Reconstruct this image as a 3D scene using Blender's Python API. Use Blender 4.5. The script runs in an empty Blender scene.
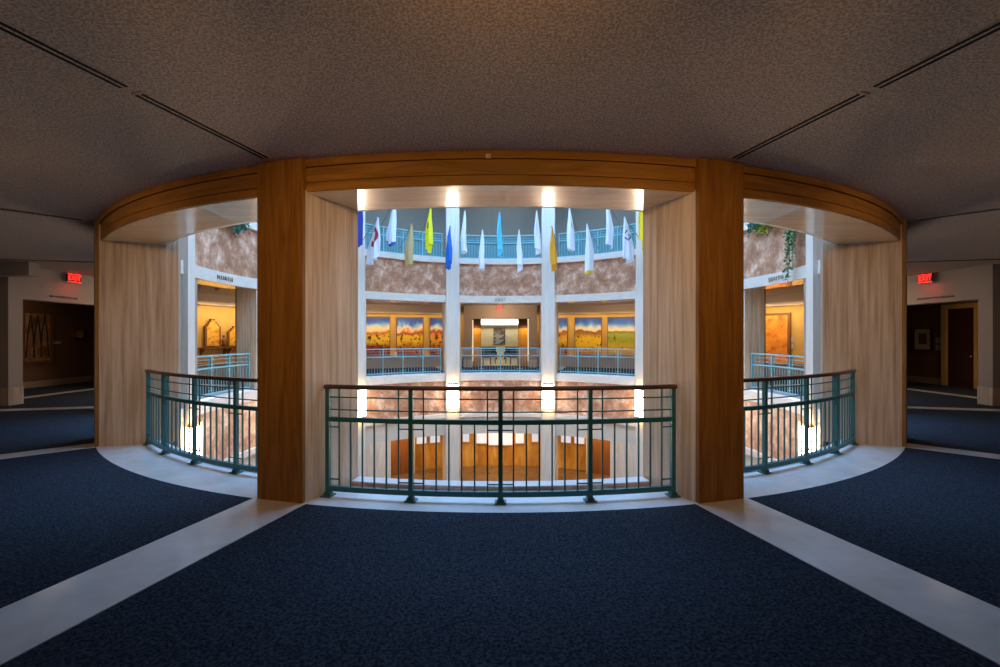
import bpy, math, random
from mathutils import Vector, Matrix, noise

C = bpy.context.scene.collection
SC = bpy.context.scene
PI = math.pi
random.seed(7)
D = 12.416            # distance camera -> rotunda centre
RO, RI, RC = 8.336, 7.6, 12.9

def P(r, a, z=0.0):
    """point at radius r, angle a (deg; 0 = nearest the camera, + = to the left) around the rotunda centre"""
    t = math.radians(a)
    return Vector((-r*math.sin(t), D - r*math.cos(t), z))

# ---------------------------------------------------------------- camera, world, exposure
cd = bpy.data.cameras.new('camera'); cam = bpy.data.objects.new('camera', cd); C.objects.link(cam)
cd.sensor_width = 36; cd.lens = 448*36/1000
cd.shift_y = 0.0039; cd.shift_x = -0.0005
cam.location = (0, 0, 1.6); cam.rotation_euler = (PI/2, 0, 0)
cd.clip_start = 0.05; cd.clip_end = 200
SC.camera = cam
w = bpy.data.worlds.new('world'); SC.world = w; w.use_nodes = True
w.node_tree.nodes['Background'].inputs[0].default_value = (0.55, 0.72, 1, 1)
w.node_tree.nodes['Background'].inputs[1].default_value = 0.02
SC.view_settings.view_transform = 'Standard'; SC.view_settings.look = 'None'
SC.view_settings.gamma = 1; SC.view_settings.exposure = 0.35; SC.view_settings.use_curve_mapping = False

def area(name, loc, target, size, power, col, size_y=None, spread=None):
    l = bpy.data.lights.new(name, 'AREA'); l.energy = power; l.color = col
    l.shape = 'RECTANGLE' if size_y else 'DISK'; l.size = size
    if size_y: l.size_y = size_y
    if spread: l.spread = math.radians(spread)
    o = bpy.data.objects.new(name, l); C.objects.link(o); o.location = loc
    o.rotation_euler = (Vector(target)-Vector(loc)).to_track_quat('-Z', 'Y').to_euler()
    return o
def spot(name, loc, target, power, col, ang=70, blend=0.6, rad=0.04):
    l = bpy.data.lights.new(name, 'SPOT'); l.energy = power; l.color = col
    l.spot_size = math.radians(ang); l.spot_blend = blend; l.shadow_soft_size = rad
    o = bpy.data.objects.new(name, l); C.objects.link(o); o.location = loc
    o.rotation_euler = (Vector(target)-Vector(loc)).to_track_quat('-Z', 'Y').to_euler()
    return o
def bulb(name, loc, power, col, rad=0.1):
    l = bpy.data.lights.new(name, 'POINT'); l.energy = power; l.color = col; l.shadow_soft_size = rad
    o = bpy.data.objects.new(name, l); C.objects.link(o); o.location = loc
    return o
WARM = (1, 0.62, 0.30)
# daylight falling through the rotunda skylight
area('skylight_light', (0, D, 11.2), (0, D, 0), 12.0, 2450, (0.34, 0.61, 1.0))
# daylit upper gallery
for a in (150, 180, -150, 90, -90):
    p = P(9.3, a, 8.6); area('upper_gallery_light', p, P(9.3, a, 5), 2.5, 9, (0.8, 0.9, 1.0), 1.0)
# wall washers above the murals and niches of the ambulatory
for a in (149, 157.5, 166.5):
    for s in (1, -1):
        p = P(12.08, s*a, 2.80); area('niche_washer', p, P(12.85, s*a, 1.2), 1.5, 12, (1, 0.72, 0.36), 0.12)
for a in (114, 119.5):
    for s in (1, -1):
        p = P(12.05, s*a, 2.80); area('niche_washer', p, P(12.9, s*a, 1.4), 1.0, 13, (1, 0.76, 0.42), 0.12)
# ambulatory ceiling lamps, dim
for a, e in ((180, 40), (150, 40), (-150, 40), (97, 26), (-97, 26), (120, 26), (-120, 26), (72, 5.5), (-72, 5.5)):
    area('gallery_lamp', P(9.8, a, 3.24), P(10.4, a, 0) if abs(a) < 100 else P(12.9, a, 1.6), 0.7, e, (1, 0.76, 0.52))
for s in (1, -1):   # lamps near the viewer, warm, aimed at the piers
    spot('pier_lamp', P(11.2, s*8, 3.22), P(8.4, s*14, 1.9), 85, (1, 0.52, 0.16), 74, 1.0, 0.15)
    spot('pier_lamp', P(11.2, s*28, 3.22), P(8.4, s*33, 2.2), 60, (1, 0.52, 0.16), 84, 1.0, 0.15)
    spot('jamb_lamp', P(10.6, -s*5, 3.22), P(7.9, s*12.5, 1.7), 60, (1, 0.72, 0.48), 52, 1.0, 0.15)
    spot('jamb_lamp', P(10.2, s*20, 3.22), P(7.9, s*41.5, 1.8), 46, (1, 0.72, 0.48), 58, 1.0, 0.15)
spot('beam_lamp', P(11.3, 0, 3.2), P(8.3, 0, 3.0), 60, (1, 0.52, 0.14), 110, 1.0, 0.15)
# east room
area('room_cove_light', (0, 30.4, 2.75), (0, 30.95, 1.6), 3.0, 17, (1, 0.97, 0.85), 0.2)
area('room_ceiling_light', (0, 27.2, 2.85), (0, 27.2, 0), 1.6, 17, (1, 0.85, 0.62))
for s in (1, -1): spot('portal_door_fill', (s*1.33, 24.40, 2.45), (s*1.33, 24.76, 1.3), 38, (1, 0.75, 0.42), 90, 1.0, .05)  # unseen spots added to brighten the portal doors
# ground floor
for a in (180, 152, -152, 125, -125, 90, -90):
    area('ground_floor_light', P(9.8, a, -2.75), P(9.8, a, -5), 2.0, 52, (1, 0.66, 0.30), 1.2)

# ---------------------------------------------------------------- materials
def new_mat(name):
    m = bpy.data.materials.new(name); m.use_nodes = True
    nt = m.node_tree; b = nt.nodes['Principled BSDF']
    return m, nt, b
def plain(name, col, rough=0.6, metal=0.0, emit=None, es=1.0, bump=0.0, bscale=40, spec=0.5, var=0.0):
    m, nt, b = new_mat(name)
    b.inputs['Base Color'].default_value = (*col, 1); b.inputs['Roughness'].default_value = rough
    b.inputs['Metallic'].default_value = metal; b.inputs['Specular IOR Level'].default_value = spec
    if emit:
        b.inputs['Emission Color'].default_value = (*emit, 1); b.inputs['Emission Strength'].default_value = es
    n = nt.nodes.new('ShaderNodeTexNoise'); n.inputs['Scale'].default_value = bscale
    tc = nt.nodes.new('ShaderNodeTexCoord'); nt.links.new(tc.outputs['Object'], n.inputs['Vector'])
    if var > 0:
        r = nt.nodes.new('ShaderNodeValToRGB'); e = r.color_ramp.elements
        e[0].position = .35; e[1].position = .65
        e[0].color = (*[c*(1-var) for c in col], 1); e[1].color = (*[min(1, c*(1+var)) for c in col], 1)
        nt.links.new(n.outputs['Fac'], r.inputs['Fac']); nt.links.new(r.outputs['Color'], b.inputs['Base Color'])
    if bump > 0:
        bp = nt.nodes.new('ShaderNodeBump'); bp.inputs['Strength'].default_value = bump
        nt.links.new(n.outputs['Fac'], bp.inputs['Height']); nt.links.new(bp.outputs['Normal'], b.inputs['Normal'])
    return m
def stone(name, c0, c1, c2, scale=(5, 5, 0.35), rough=0.45, spec=0.4, detail=6, wave=0.0, nscale=1.6, coat=0.0):
    """veined stone: noise stretched along one axis"""
    m, nt, b = new_mat(name)
    tc = nt.nodes.new('ShaderNodeTexCoord'); mp = nt.nodes.new('ShaderNodeMapping')
    mp.inputs['Scale'].default_value = scale
    nt.links.new(tc.outputs['Object'], mp.inputs['Vector'])
    n = nt.nodes.new('ShaderNodeTexNoise'); n.inputs['Scale'].default_value = nscale; n.inputs['Detail'].default_value = detail
    n.inputs['Roughness'].default_value = 0.65; n.inputs['Distortion'].default_value = wave
    nt.links.new(mp.outputs['Vector'], n.inputs['Vector'])
    r = nt.nodes.new('ShaderNodeValToRGB'); r.color_ramp.elements[0].position = .3; r.color_ramp.elements[1].position = .72
    r.color_ramp.elements[0].color = (*c0, 1); r.color_ramp.elements[1].color = (*c2, 1)
    e = r.color_ramp.elements.new(.5); e.color = (*c1, 1)
    nt.links.new(n.outputs['Fac'], r.inputs['Fac']); nt.links.new(r.outputs['Color'], b.inputs['Base Color'])
    b.inputs['Roughness'].default_value = rough; b.inputs['Specular IOR Level'].default_value = spec
    b.inputs['Coat Weight'].default_value = coat; b.inputs['Coat Roughness'].default_value = 0.04
    return m
def blotch(name, c0, c1, c2, s=2.2, rough=0.5):
    m, nt, b = new_mat(name)
    tc = nt.nodes.new('ShaderNodeTexCoord')
    n = nt.nodes.new('ShaderNodeTexNoise'); n.inputs['Scale'].default_value = s; n.inputs['Detail'].default_value = 12
    n.inputs['Roughness'].default_value = 0.72; n.inputs['Distortion'].default_value = .25
    nt.links.new(tc.outputs['Object'], n.inputs['Vector'])
    r = nt.nodes.new('ShaderNodeValToRGB'); E = r.color_ramp.elements
    E[0].position = .36; E[0].color = (*c0, 1); E[1].position = .68; E[1].color = (*c2, 1)
    e = E.new(.50); e.color = (*c1, 1)
    e = E.new(.60); e.color = (*[(x+y)/2 for x, y in zip(c1, c2)], 1)
    nt.links.new(n.outputs['Fac'], r.inputs['Fac']); nt.links.new(r.outputs['Color'], b.inputs['Base Color'])
    b.inputs['Roughness'].default_value = rough
    return m

M = {}
M['trav'] = stone('travertine', (.44, .31, .20), (.68, .535, .39), (.86, .75, .62), (11, 11, .42), .5, .3)
M['trav_soffit'] = stone('travertine_polished', (.66, .45, .26), (.78, .56, .36), (.88, .68, .48), (.8, 7, 3), .22, .5, coat=.75)
M['shade_stone'] = stone('shaded_travertine', (.26, .20, .16), (.33, .26, .21), (.40, .32, .27), (6, 6, .3), .3, .5, coat=.3)  # darker travertine copy, shade put into the colour of one pier pair
M['honey'] = stone('lamplit_travertine', (.17, .072, .012), (.29, .135, .026), (.40, .20, .048), (9, 9, .6), .5, .3, wave=1.2)  # travertine with orange lamplight painted into its colour
M['beam_lamplit'] = stone('lamplit_travertine_beam', (.24, .115, .022), (.36, .18, .038), (.46, .25, .065), (.9, .9, 9), .5, .3, wave=.8)  # beam version, the same warm lamplight painted in
M['pale'] = stone('pale_column_stone', (.55, .51, .45), (.62, .58, .52), (.68, .64, .58), (7, 7, .6), .5)
M['panel'] = stone('beige_stone_panel', (.50, .40, .28), (.62, .52, .40), (.72, .64, .54), (4, 4, .5), .4)
M['fascia'] = stone('white_fascia', (.56, .52, .46), (.64, .60, .54), (.70, .66, .60), (2, 2, 14), .5)
M['greyfascia'] = plain('grey_plaster', (.52, .50, .44), .7, var=.03, bscale=5)
M['mottled'] = blotch('mottled_travertine', (.29, .125, .065), (.44, .225, .13), (.80, .60, .46), 2.6)
M['marble'] = stone('marble_floor', (.60, .61, .63), (.68, .69, .71), (.76, .77, .79), (1, 1, 1), .16, .5, nscale=3)
M['marble_g'] = stone('ground_marble_floor', (.14, .085, .045), (.18, .11, .06), (.24, .15, .08), (1, 1, 1), .14, .6)
M['rail'] = plain('teal_steel_backlit', (.025, .15, .17), .35, 0.0, spec=.5)  # near railings, backlit darkness put into the paint colour
M['handrail'] = plain('bronze_handrail', (.10, .055, .04), .3, .3)
M['rail_far'] = plain('teal_steel_lit', (.19, .44, .48), .4)  # same railing paint, strong light put into its colour
M['gold'] = plain('brass_collar', (.75, .42, .08), .25, .9)
M['glow'] = plain('lamp_diffuser', (.9, .9, .9), .5, emit=(1, .80, .56), es=27)
M['plaster'] = plain('white_portal_plaster', (.42, .36, .32), .75, bump=.05)
M['taupe'] = plain('taupe_wall_plaster', (.42, .32, .24), .8)
M['goldwall'] = plain('gold_niche_wall', (.62, .38, .10), .75, var=.05, bscale=3)
M['brownwall'] = plain('brown_wall', (.20, .10, .05), .8)
M['cream'] = plain('cream_wall', (.80, .70, .46), .8)
M['wood'] = stone('orange_wood', (.50, .20, .02), (.62, .28, .03), (.72, .36, .05), (9, 9, .5), .4)
M['darkwood'] = stone('dark_wood', (.16, .05, .015), (.22, .08, .02), (.28, .11, .03), (9, 9, .5), .4)
M['goldwood'] = stone('golden_wood_panel', (.36, .15, .02), (.58, .29, .05), (.85, .52, .14), (1.2, 1.2, .3), .22, .6, coat=.4)
M['black'] = plain('black', (.012, .012, .014), .5)
M['navy'] = plain('navy_upholstery', (.01, .04, .09), .8)
M['red'] = plain('exit_red', (.3, .01, .01), .4, emit=(1, .012, .008), es=3)
M['bronze'] = plain('bronze_letters', (.22, .16, .13), .5)
M['white'] = plain('white_paint', (.75, .75, .75), .5)
M['greywall'] = plain('grey_upper_wall', (.23, .215, .18), .8)
M['tealpanel'] = plain('teal_mesh_panel', (.10, .215, .235), .6)
M['slot'] = plain('slot_black', (.004, .004, .004), .9)

def ceiling_mat():
    m, nt, b = new_mat('ceiling_plaster')
    tc = nt.nodes.new('ShaderNodeTexCoord')
    n = nt.nodes.new('ShaderNodeTexNoise'); n.inputs['Scale'].default_value = 62; n.inputs['Detail'].default_value = 2
    nt.links.new(tc.outputs['Object'], n.inputs['Vector'])
    r = nt.nodes.new('ShaderNodeValToRGB'); E = r.color_ramp.elements
    E[0].position = .38; E[0].color = (.44, .33, .255, 1); E[1].position = .62; E[1].color = (.78, .63, .51, 1)
    nt.links.new(n.outputs['Fac'], r.inputs['Fac']); nt.links.new(r.outputs['Color'], b.inputs['Base Color'])
    bp = nt.nodes.new('ShaderNodeBump'); bp.inputs['Strength'].default_value = .35; bp.inputs['Distance'].default_value = .01
    nt.links.new(n.outputs['Fac'], bp.inputs['Height']); nt.links.new(bp.outputs['Normal'], b.inputs['Normal'])
    b.inputs['Roughness'].default_value = .9
    return m
M['ceiling'] = ceiling_mat()
def carpet_mat():
    m, nt, b = new_mat('blue_carpet')
    tc = nt.nodes.new('ShaderNodeTexCoord')
    n = nt.nodes.new('ShaderNodeTexNoise'); n.inputs['Scale'].default_value = 55; n.inputs['Detail'].default_value = 3
    nt.links.new(tc.outputs['Object'], n.inputs['Vector'])
    r = nt.nodes.new('ShaderNodeValToRGB'); E = r.color_ramp.elements
    E[0].position = .35; E[0].color = (.008, .014, .024, 1); E[1].position = .65; E[1].color = (.047, .060, .086, 1)
    nt.links.new(n.outputs['Fac'], r.inputs['Fac']); nt.links.new(r.outputs['Color'], b.inputs['Base Color'])
    bp = nt.nodes.new('ShaderNodeBump'); bp.inputs['Strength'].default_value = .6; bp.inputs['Distance'].default_value = .01
    nt.links.new(n.outputs['Fac'], bp.inputs['Height']); nt.links.new(bp.outputs['Normal'], b.inputs['Normal'])
    b.inputs['Roughness'].default_value = 1; b.inputs['Specular IOR Level'].default_value = .1
    return m
M['carpet'] = carpet_mat()

# ---------------------------------------------------------------- mesh helper
class MB:
    def __init__(s): s.v = []; s.f = []; s.uv = {}
    def add(s, vs, fs):
        o = len(s.v); s.v += [tuple(v) for v in vs]; s.f += [tuple(i+o for i in f) for f in fs]; return s
    def box(s, x0, x1, y0, y1, z0, z1, mat=None):
        vs = [Vector((x, y, z)) for z in (z0, z1) for x, y in ((x0, y0), (x1, y0), (x1, y1), (x0, y1))]
        if mat is not None: vs = [mat @ v for v in vs]
        return s.add(vs, [(3, 2, 1, 0), (4, 5, 6, 7), (0, 1, 5, 4), (1, 2, 6, 5), (2, 3, 7, 6), (3, 0, 4, 7)])
    def prism(s, pts, z0, z1):
        n = len(pts)
        vs = [(p[0], p[1], z0) for p in pts]+[(p[0], p[1], z1) for p in pts]
        return s.add(vs, [tuple(range(n-1, -1, -1)), tuple(range(n, 2*n))]+[(i, (i+1) % n, n+(i+1) % n, n+i) for i in range(n)])
    def extr(s, pts, y0, y1, mat=None):
        """polygon in x-z extruded along y"""
        n = len(pts)
        vs = [Vector((p[0], y0, p[1])) for p in pts]+[Vector((p[0], y1, p[1])) for p in pts]
        if mat is not None: vs = [mat @ v for v in vs]
        return s.add(vs, [tuple(range(n)), tuple(range(2*n-1, n-1, -1))]+[((i+1) % n, i, n+i, n+(i+1) % n) for i in range(n)])
    def arc(s, prof, a0, a1, n=None, closed=False):
        """sweep closed profile [(r, z or callable(a))] around the rotunda centre"""
        n = n or max(2, int(abs(a1-a0)/1.5)); k = len(prof); vs = []; fs = []
        m = n if closed else n+1
        for i in range(m):
            a = a0+(a1-a0)*i/n
            for r, z in prof: vs.append(P(r, a, z(a) if callable(z) else z))
        for i in range(n):
            for j in range(k):
                i2 = (i+1) % m; j2 = (j+1) % k
                fs.append((i*k+j, i2*k+j, i2*k+j2, i*k+j2))
        if not closed: fs += [tuple(range(k)), tuple(range((m-1)*k+k-1, (m-1)*k-1, -1))]
        return s.add(vs, fs)
    def ring(s, r0, r1, z0, z1, a0=-180, a1=180, n=None):
        return s.arc([(r0, z0), (r1, z0), (r1, z1), (r0, z1)], a0, a1, n, closed=(a1-a0 >= 359.9))
    def tube(s, pts, rad, n=8):
        pts = [Vector(p) for p in pts]; m = len(pts); vs = []; fs = []
        rads = rad if isinstance(rad, (list, tuple)) else [rad]*m
        for i, p in enumerate(pts):
            t = (pts[min(i+1, m-1)]-pts[max(i-1, 0)]).normalized()
            u = t.cross(Vector((0, 0, 1)));
            if u.length < 1e-3: u = Vector((1, 0, 0))
            u.normalize(); v = t.cross(u)
            for k in range(n):
                q = 2*PI*k/n; vs.append(p+rads[i]*(u*math.cos(q)+v*math.sin(q)))
        for i in range(m-1):
            for k in range(n):
                fs.append((i*n+k, i*n+(k+1) % n, (i+1)*n+(k+1) % n, (i+1)*n+k))
        fs += [tuple(range(n-1, -1, -1)), tuple(range((m-1)*n, m*n))]
        return s.add(vs, fs)
    def ball(s, c, rx, ry, rz, nu=10, nv=6):
        c = Vector(c); vs = [c+Vector((0, 0, -rz))]; fs = []
        for i in range(1, nv):
            t = -PI/2+PI*i/nv
            for k in range(nu):
                q = 2*PI*k/nu; vs.append(c+Vector((rx*math.cos(t)*math.cos(q), ry*math.cos(t)*math.sin(q), rz*math.sin(t))))
        vs.append(c+Vector((0, 0, rz)))
        for k in range(nu):
            fs.append((0, 1+(k+1) % nu, 1+k)); fs.append((len(vs)-1, 1+(nv-2)*nu+k, 1+(nv-2)*nu+(k+1) % nu))
        for i in range(nv-2):
            for k in range(nu):
                fs.append((1+i*nu+k, 1+i*nu+(k+1) % nu, 1+(i+1)*nu+(k+1) % nu, 1+(i+1)*nu+k))
        return s.add(vs, fs)

def worldmat(o):
    m = Matrix.LocRotScale(o.location, o.rotation_euler, None)
    return (worldmat(o.parent) @ m) if o.parent else m
def obj(name, mb, m, parent=None, world=True, smooth=False, bevel=0):
    me = bpy.data.meshes.new(name)
    vs = mb.v
    if parent is not None and world:
        iv = worldmat(parent).inverted(); vs = [tuple(iv @ Vector(v)) for v in vs]
    me.from_pydata(vs, [], mb.f); me.update()
    me.materials.append(M[m] if isinstance(m, str) else m)
    if smooth:
        for p in me.polygons: p.use_smooth = True
    o = bpy.data.objects.new(name, me); C.objects.link(o)
    if parent is not None: o.parent = parent
    if bevel:
        b = o.modifiers.new('bevel', 'BEVEL'); b.width = bevel; b.segments = 2; b.limit_method = 'ANGLE'
    return o
def thing(name, label, cat, loc=(0, 0, 0), rz=0.0, group=None):
    o = bpy.data.objects.new(name, None); C.objects.link(o); o.empty_display_size = .1
    o.location = loc; o.rotation_euler = (0, 0, rz); tag(o, label, cat, group); return o
def tag(o, label, cat, group=None, kind=None):
    o['label'] = label; o['category'] = cat
    if group: o['group'] = group
    if kind: o['kind'] = kind
    return o
def struct(name, mb, m, parent=None, **k):
    o = obj(name, mb, m, parent, **k)
    if parent is None: o['kind'] = 'structure'
    return o
def side(a): return 'left' if a > 0 else 'right'

# ---------------------------------------------------------------- the rotunda shell
def zs(a):
    a = abs((a+180) % 360-180)
    return 3.0 if a < 55 else min(3.13, 3.0+.13*(a-55)/85)
off = lambda k: (lambda a: zs(a)+k)

# piers (left set; mirrored)  (name, outer a0,a1, outer r, inner a0,a1, inner r)
PIERS = [(13.14, 16.73, 12.04, 17.9, 7.6), (44.9, 50.6, 42.0, 52, 7.42), (69.5, 80.0, 70.5, 79.6, 7.6),
         (100.1, 110, 100.0, 110, 7.6), (128, 135.4, 128, 135.3, 7.6), (161.6, 167.3, 161.3, 166.4, 7.6)]
for k, (o0, o1, i0, i1, ri) in enumerate(PIERS):
    for s in (1, -1):
        pts = [P(8.3, s*o0), P(8.3, s*o1), P(ri, s*i1), P(ri, s*(i0+i1)/2), P(ri, s*i0)]
        if s < 0: pts.reverse()
        ztop = 4.84 if k == 1 else zs(o0)+.03
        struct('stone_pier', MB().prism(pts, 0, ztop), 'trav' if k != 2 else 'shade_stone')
        if k >= 1:
            struct('lower_pier', MB().prism(pts, -5.1, -.33), 'panel')
        # front facing, warm lamplight painted into its colour, proud of the beam
        a0, a1 = o0, o1
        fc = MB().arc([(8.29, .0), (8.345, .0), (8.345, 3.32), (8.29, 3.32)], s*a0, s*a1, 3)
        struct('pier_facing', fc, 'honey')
# pale inner pilasters running the full height of the well
for a0, a1, r in ((72.9, 76.1, 7.46), (102.5, 107.5, 7.46), (130.1, 134.45, 7.46), (161.6, 166.0, 7.46)):
    for s in (1, -1):
        pts = [P(r, s*a0), P(7.62, s*a0), P(7.62, s*a1), P(r, s*a1)]
        struct('pale_column', MB().prism(pts if s > 0 else pts[::-1], -5.1, 9.6), 'pale')
for s in (1, -1):
    pts = [P(7.385, s*42.03), P(7.42, s*42.03), P(7.42, s*51), P(7.385, s*51)]
    struct('pale_column', MB().prism(pts if s > 0 else pts[::-1], -5.1, 9.6), 'pale')
    pts = [P(7.46, s*13), P(7.6, s*13), P(7.6, s*17), P(7.46, s*17)]
    struct('pale_column', MB().prism(pts if s > 0 else pts[::-1], -5.1, 9.6), 'pale')

# lintel ring: polished soffit, beam towards the ambulatory, fascia and spandrel towards the well
struct('lintel_soffit', MB().arc([(7.6, off(.014)), (8.265, off(.006)), (8.265, off(.32)), (7.6, off(.32))], -180, 180, 240, True), 'trav_soffit')
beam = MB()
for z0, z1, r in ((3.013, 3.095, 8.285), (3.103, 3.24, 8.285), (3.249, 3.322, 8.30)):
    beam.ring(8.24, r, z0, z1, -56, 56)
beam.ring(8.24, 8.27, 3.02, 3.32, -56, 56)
struct('lintel_beam', beam, 'beam_lamplit')
struct('lintel_beam', MB().ring(8.2, 8.28, 3.14, 3.32, 56, 304), 'taupe')
struct('trim_fascia', MB().arc([(7.55, off(.014)), (7.6, off(.014)), (7.6, off(.32)), (7.55, off(.32))], -180, 180, 240, True), 'fascia')
struct('spandrel_panel', MB().arc([(7.6, off(.32)), (7.9, off(.32)), (7.9, 4.85), (7.6, 4.85)], -180, 180, 240, True), 'mottled')
ledge = MB().ring(7.49, 8.0, 4.85, 4.95, n=240); ledge.ring(7.53, 8.0, 4.95, 5.1, n=240)
struct('trim_upper_ledge', ledge, 'fascia')
# floor slab edge and lower spandrel
struct('trim_slab_edge', MB().ring(7.55, 7.7, -.31, -.02, n=240), 'fascia')
struct('lower_spandrel', MB().ring(7.6, 7.95, -1.75, -.31, n=240), 'mottled')
lo = MB().ring(7.50, 7.95, -1.92, -1.75, n=240)
struct('trim_lower_ledge', lo, 'fascia')
struct('lower_fascia', MB().ring(7.6, 7.95, -2.68, -1.92, n=240), 'greyfascia')
# floors
struct('floor', MB().ring(7.6, 8.36, -.30, 0, n=240), 'marble')
struct('carpet_floor', MB().ring(8.336, 12.96, -.30, .004, n=240), 'carpet')
struct('trim_floor_curb', MB().ring(7.6, 7.75, 0, .042, -12.0, 12.0), 'mottled')
struct('trim_floor_curb', MB().ring(7.6, 7.68, 0, .042, 17.9, 342.1, 200), 'marble')
struct('trim_curb_cap', MB().ring(7.59, 7.752, .042, .052, -12.0, 12.0), 'marble')
strips = 0
for a in (15, 46, 76.6, 105, 133, 164):
    for s in (1, -1):
        t = Matrix.Translation((0, D, 0)) @ Matrix.Rotation(math.radians(-s*a)*1, 4, 'Z') if False else None
        c = Vector((0, D, 0)); o = (P(1, s*a)-c).normalized(); n = Vector((-o.y, o.x, 0)); hw = .30 if a == 15 else .17
        q = [c+o*r+n*h for r, h in ((8.30, -hw), (12.92, -hw), (12.92, hw), (8.30, hw))]
        struct('floor_strip', MB().prism([(v.x, v.y) for v in q], 0, .009), 'marble')
# ceilings
struct('ceiling', MB().ring(7.9, 13.0, 3.32, 3.5, n=240), 'ceiling')
struct('ground_ceiling', MB().ring(7.6, 11.2, -2.66, -2.4, n=180), 'greyfascia')
struct('ground_floor', MB().ring(.02, 11.2, -5.3, -5.1, n=120), 'marble_g')
# ground floor walls
for s in (1, -1):
    struct('ground_wall_panel', MB().ring(7.6, 7.9, -5.1, -2.66, s*135.2 if s > 0 else -143.4, 143.4 if s > 0 else -135.2), 'panel')
    struct('ground_wall_panel', MB().ring(7.6, 7.9, -5.1, -2.66, 108 if s > 0 else -128, 128 if s > 0 else -108), 'panel')
    struct('ground_wall_panel', MB().ring(7.6, 7.9, -5.1, -2.66, 18 if s > 0 else -72, 72 if s > 0 else -18), 'panel')
struct('ground_wall_back', MB().ring(11.0, 11.2, -5.1, -2.6, n=120), 'goldwood')
# upper gallery
struct('upper_floor', MB().ring(7.9, 10.2, 4.95, 5.08, n=120), 'fascia')
struct('upper_wall', MB().ring(10.0, 10.3, 5.0, 9.0, n=120), 'greywall')
struct('upper_ceiling', MB().ring(7.3, 10.4, 9.0, 9.2, n=120), 'white')
roof = MB().ring(6.2, 10.4, 11.4, 11.6, n=120); roof.ring(7.2, 7.4, 9.2, 11.5, n=120)
struct('roof', roof, 'white')

# ---------------------------------------------------------------- ambulatory outer wall, portals, rooms
OW, PF = 1.95, 11.5
for c in (45, 135, -135, -45):
    a0, a1 = c-36.3, c+36.3
    nm = {45: 'wall_northwest', 135: 'wall_northeast', -135: 'wall_southeast', -45: 'wall_southwest'}[c]
    dark = abs(c) == 45
    struct(nm, MB().ring(12.9, 13.2, 0, 3.4, a0, a1), 'brownwall' if dark else 'goldwall')
    struct(nm+'_upper_band', MB().ring(12.45, 12.92, 2.86, 3.4, a0, a1), 'taupe')
    sb = MB().ring(12.35, 12.9, .0, .52, a0, a1); sb.ring(12.3, 12.9, .52, .60, a0, a1)
    struct(nm+'_ledge', sb, 'taupe')
def R4(k): return Matrix.Translation((0, D, 0)) @ Matrix.Rotation(k, 4, 'Z')
SIDES = [('east', 0, 2.60), ('north', PI/2, 2.52), ('south', -PI/2, 2.52)]   # local +y points outward
for nm, rot, oh in SIDES:
    m = R4(rot)
    ow = 1.53 if nm == 'east' else 1.63
    w_ = MB()
    w_.box(-OW, -ow, PF, PF+.35, 0, 3.4, m); w_.box(ow, OW, PF, PF+.35, 0, 3.4, m); w_.box(-ow, ow, PF, PF+.35, oh, 3.4, m)
    struct('wall_'+nm+'_portal', w_, 'plaster' if nm != 'east' else 'taupe')
    w2 = MB(); yr = 13.4 if nm == 'east' else 12.1; w2.box(-OW, -OW+.12, PF+.35, yr, 0, 3.4, m); w2.box(OW-.12, OW, PF+.35, yr, 0, 3.4, m)
    struct('wall_'+nm+'_returns', w2, 'brownwall' if nm != 'east' else 'darkwood')
    b = MB(); b.box(-OW-.015, -ow+.0, PF-.02, PF+.3, 0, .42, m); b.box(ow, OW+.015, PF-.02, PF+.3, 0, .42, m)
    struct('baseboard_'+nm, b, 'trav')
# gallery rooms beyond the side portals
for nm, rot in (('north', PI/2), ('south', -PI/2)):
    m = R4(rot); back = 14.9
    f = MB(); f.box(-6, 6, PF, back, -.2, .002, m); struct('floor_'+nm+'_room', f, 'carpet')
    t = MB(); t.box(-1.95, 1.95, 12.45, 12.75, 0, .012, m); struct('floor_strip', t, 'marble')
    f = MB(); f.box(-6, 6, 13.0, back, 3.0, 3.1, m); f.box(-OW, OW, PF+.35, 13.0, 3.0, 3.1, m); struct('ceiling_'+nm+'_room', f, 'ceiling')
    f = MB(); f.box(-6, 6, back, back+.2, 0, 3.1, m); struct('wall_'+nm+'_room', f, 'brownwall')
    f = MB(); f.box(-6, 6, back-.04, back, 0, .2, m); struct('baseboard_'+nm+'_room', f, 'taupe')
    f = MB(); f.box(-6.1, -6, PF, back, 0, 3.1, m); f.box(6, 6.1, PF, back, 0, 3.1, m); struct('wall_'+nm+'_ends', f, 'brownwall')
    area('room_lamp', (m @ Vector((0, 13.7, 2.9))), (m @ Vector((0, 14.6, 0))), .8, 10, (1, .62, .34))
# east room
f = MB(); f.box(-1.95, 1.95, PF+D, 31.2, -.2, .002); struct('floor_east_room', f, 'cream')
f = MB(); f.box(-1.95, 1.95, 31.0, 31.2, 0, 3.2); f.box(-2.05, -1.95, 25.8, 31.2, 0, 3.2); f.box(1.95, 2.05, 25.8, 31.2, 0, 3.2)
struct('wall_east_room', f, 'cream')
f = MB(); f.box(-1.95, 1.95, 24.2, 31.2, 3.0, 3.2); struct('ceiling_east_room', f, 'white')
for s in (-1, 1):
    x0, x1 = (-1.55, -1.08) if s < 0 else (.98, 1.50)
    f = MB(); f.box(x0, x1, 24.75, 24.9, 0, 2.1); f.box(x0+.04, x1-.04, 24.72, 24.75, .1, 2.0)
    d = struct('door_%d' % (1 if s < 0 else 2), f, 'wood')
    f = MB(); f.box(x0, x1, 24.76, 24.9, 2.1, 3.0); struct('trim_%d' % (1 if s < 0 else 2), f, 'darkwood')
    f = MB(); f.tube([(s*1.14, 24.715, 1.0), (s*1.14, 24.715, 1.2)], .012); obj('door_handle', f, 'gold', d)
f = MB(); f.box(-1.10, 1.10, 24.76, 24.9, 2.62, 3.0); struct('trim_3', f, 'darkwood')
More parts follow.
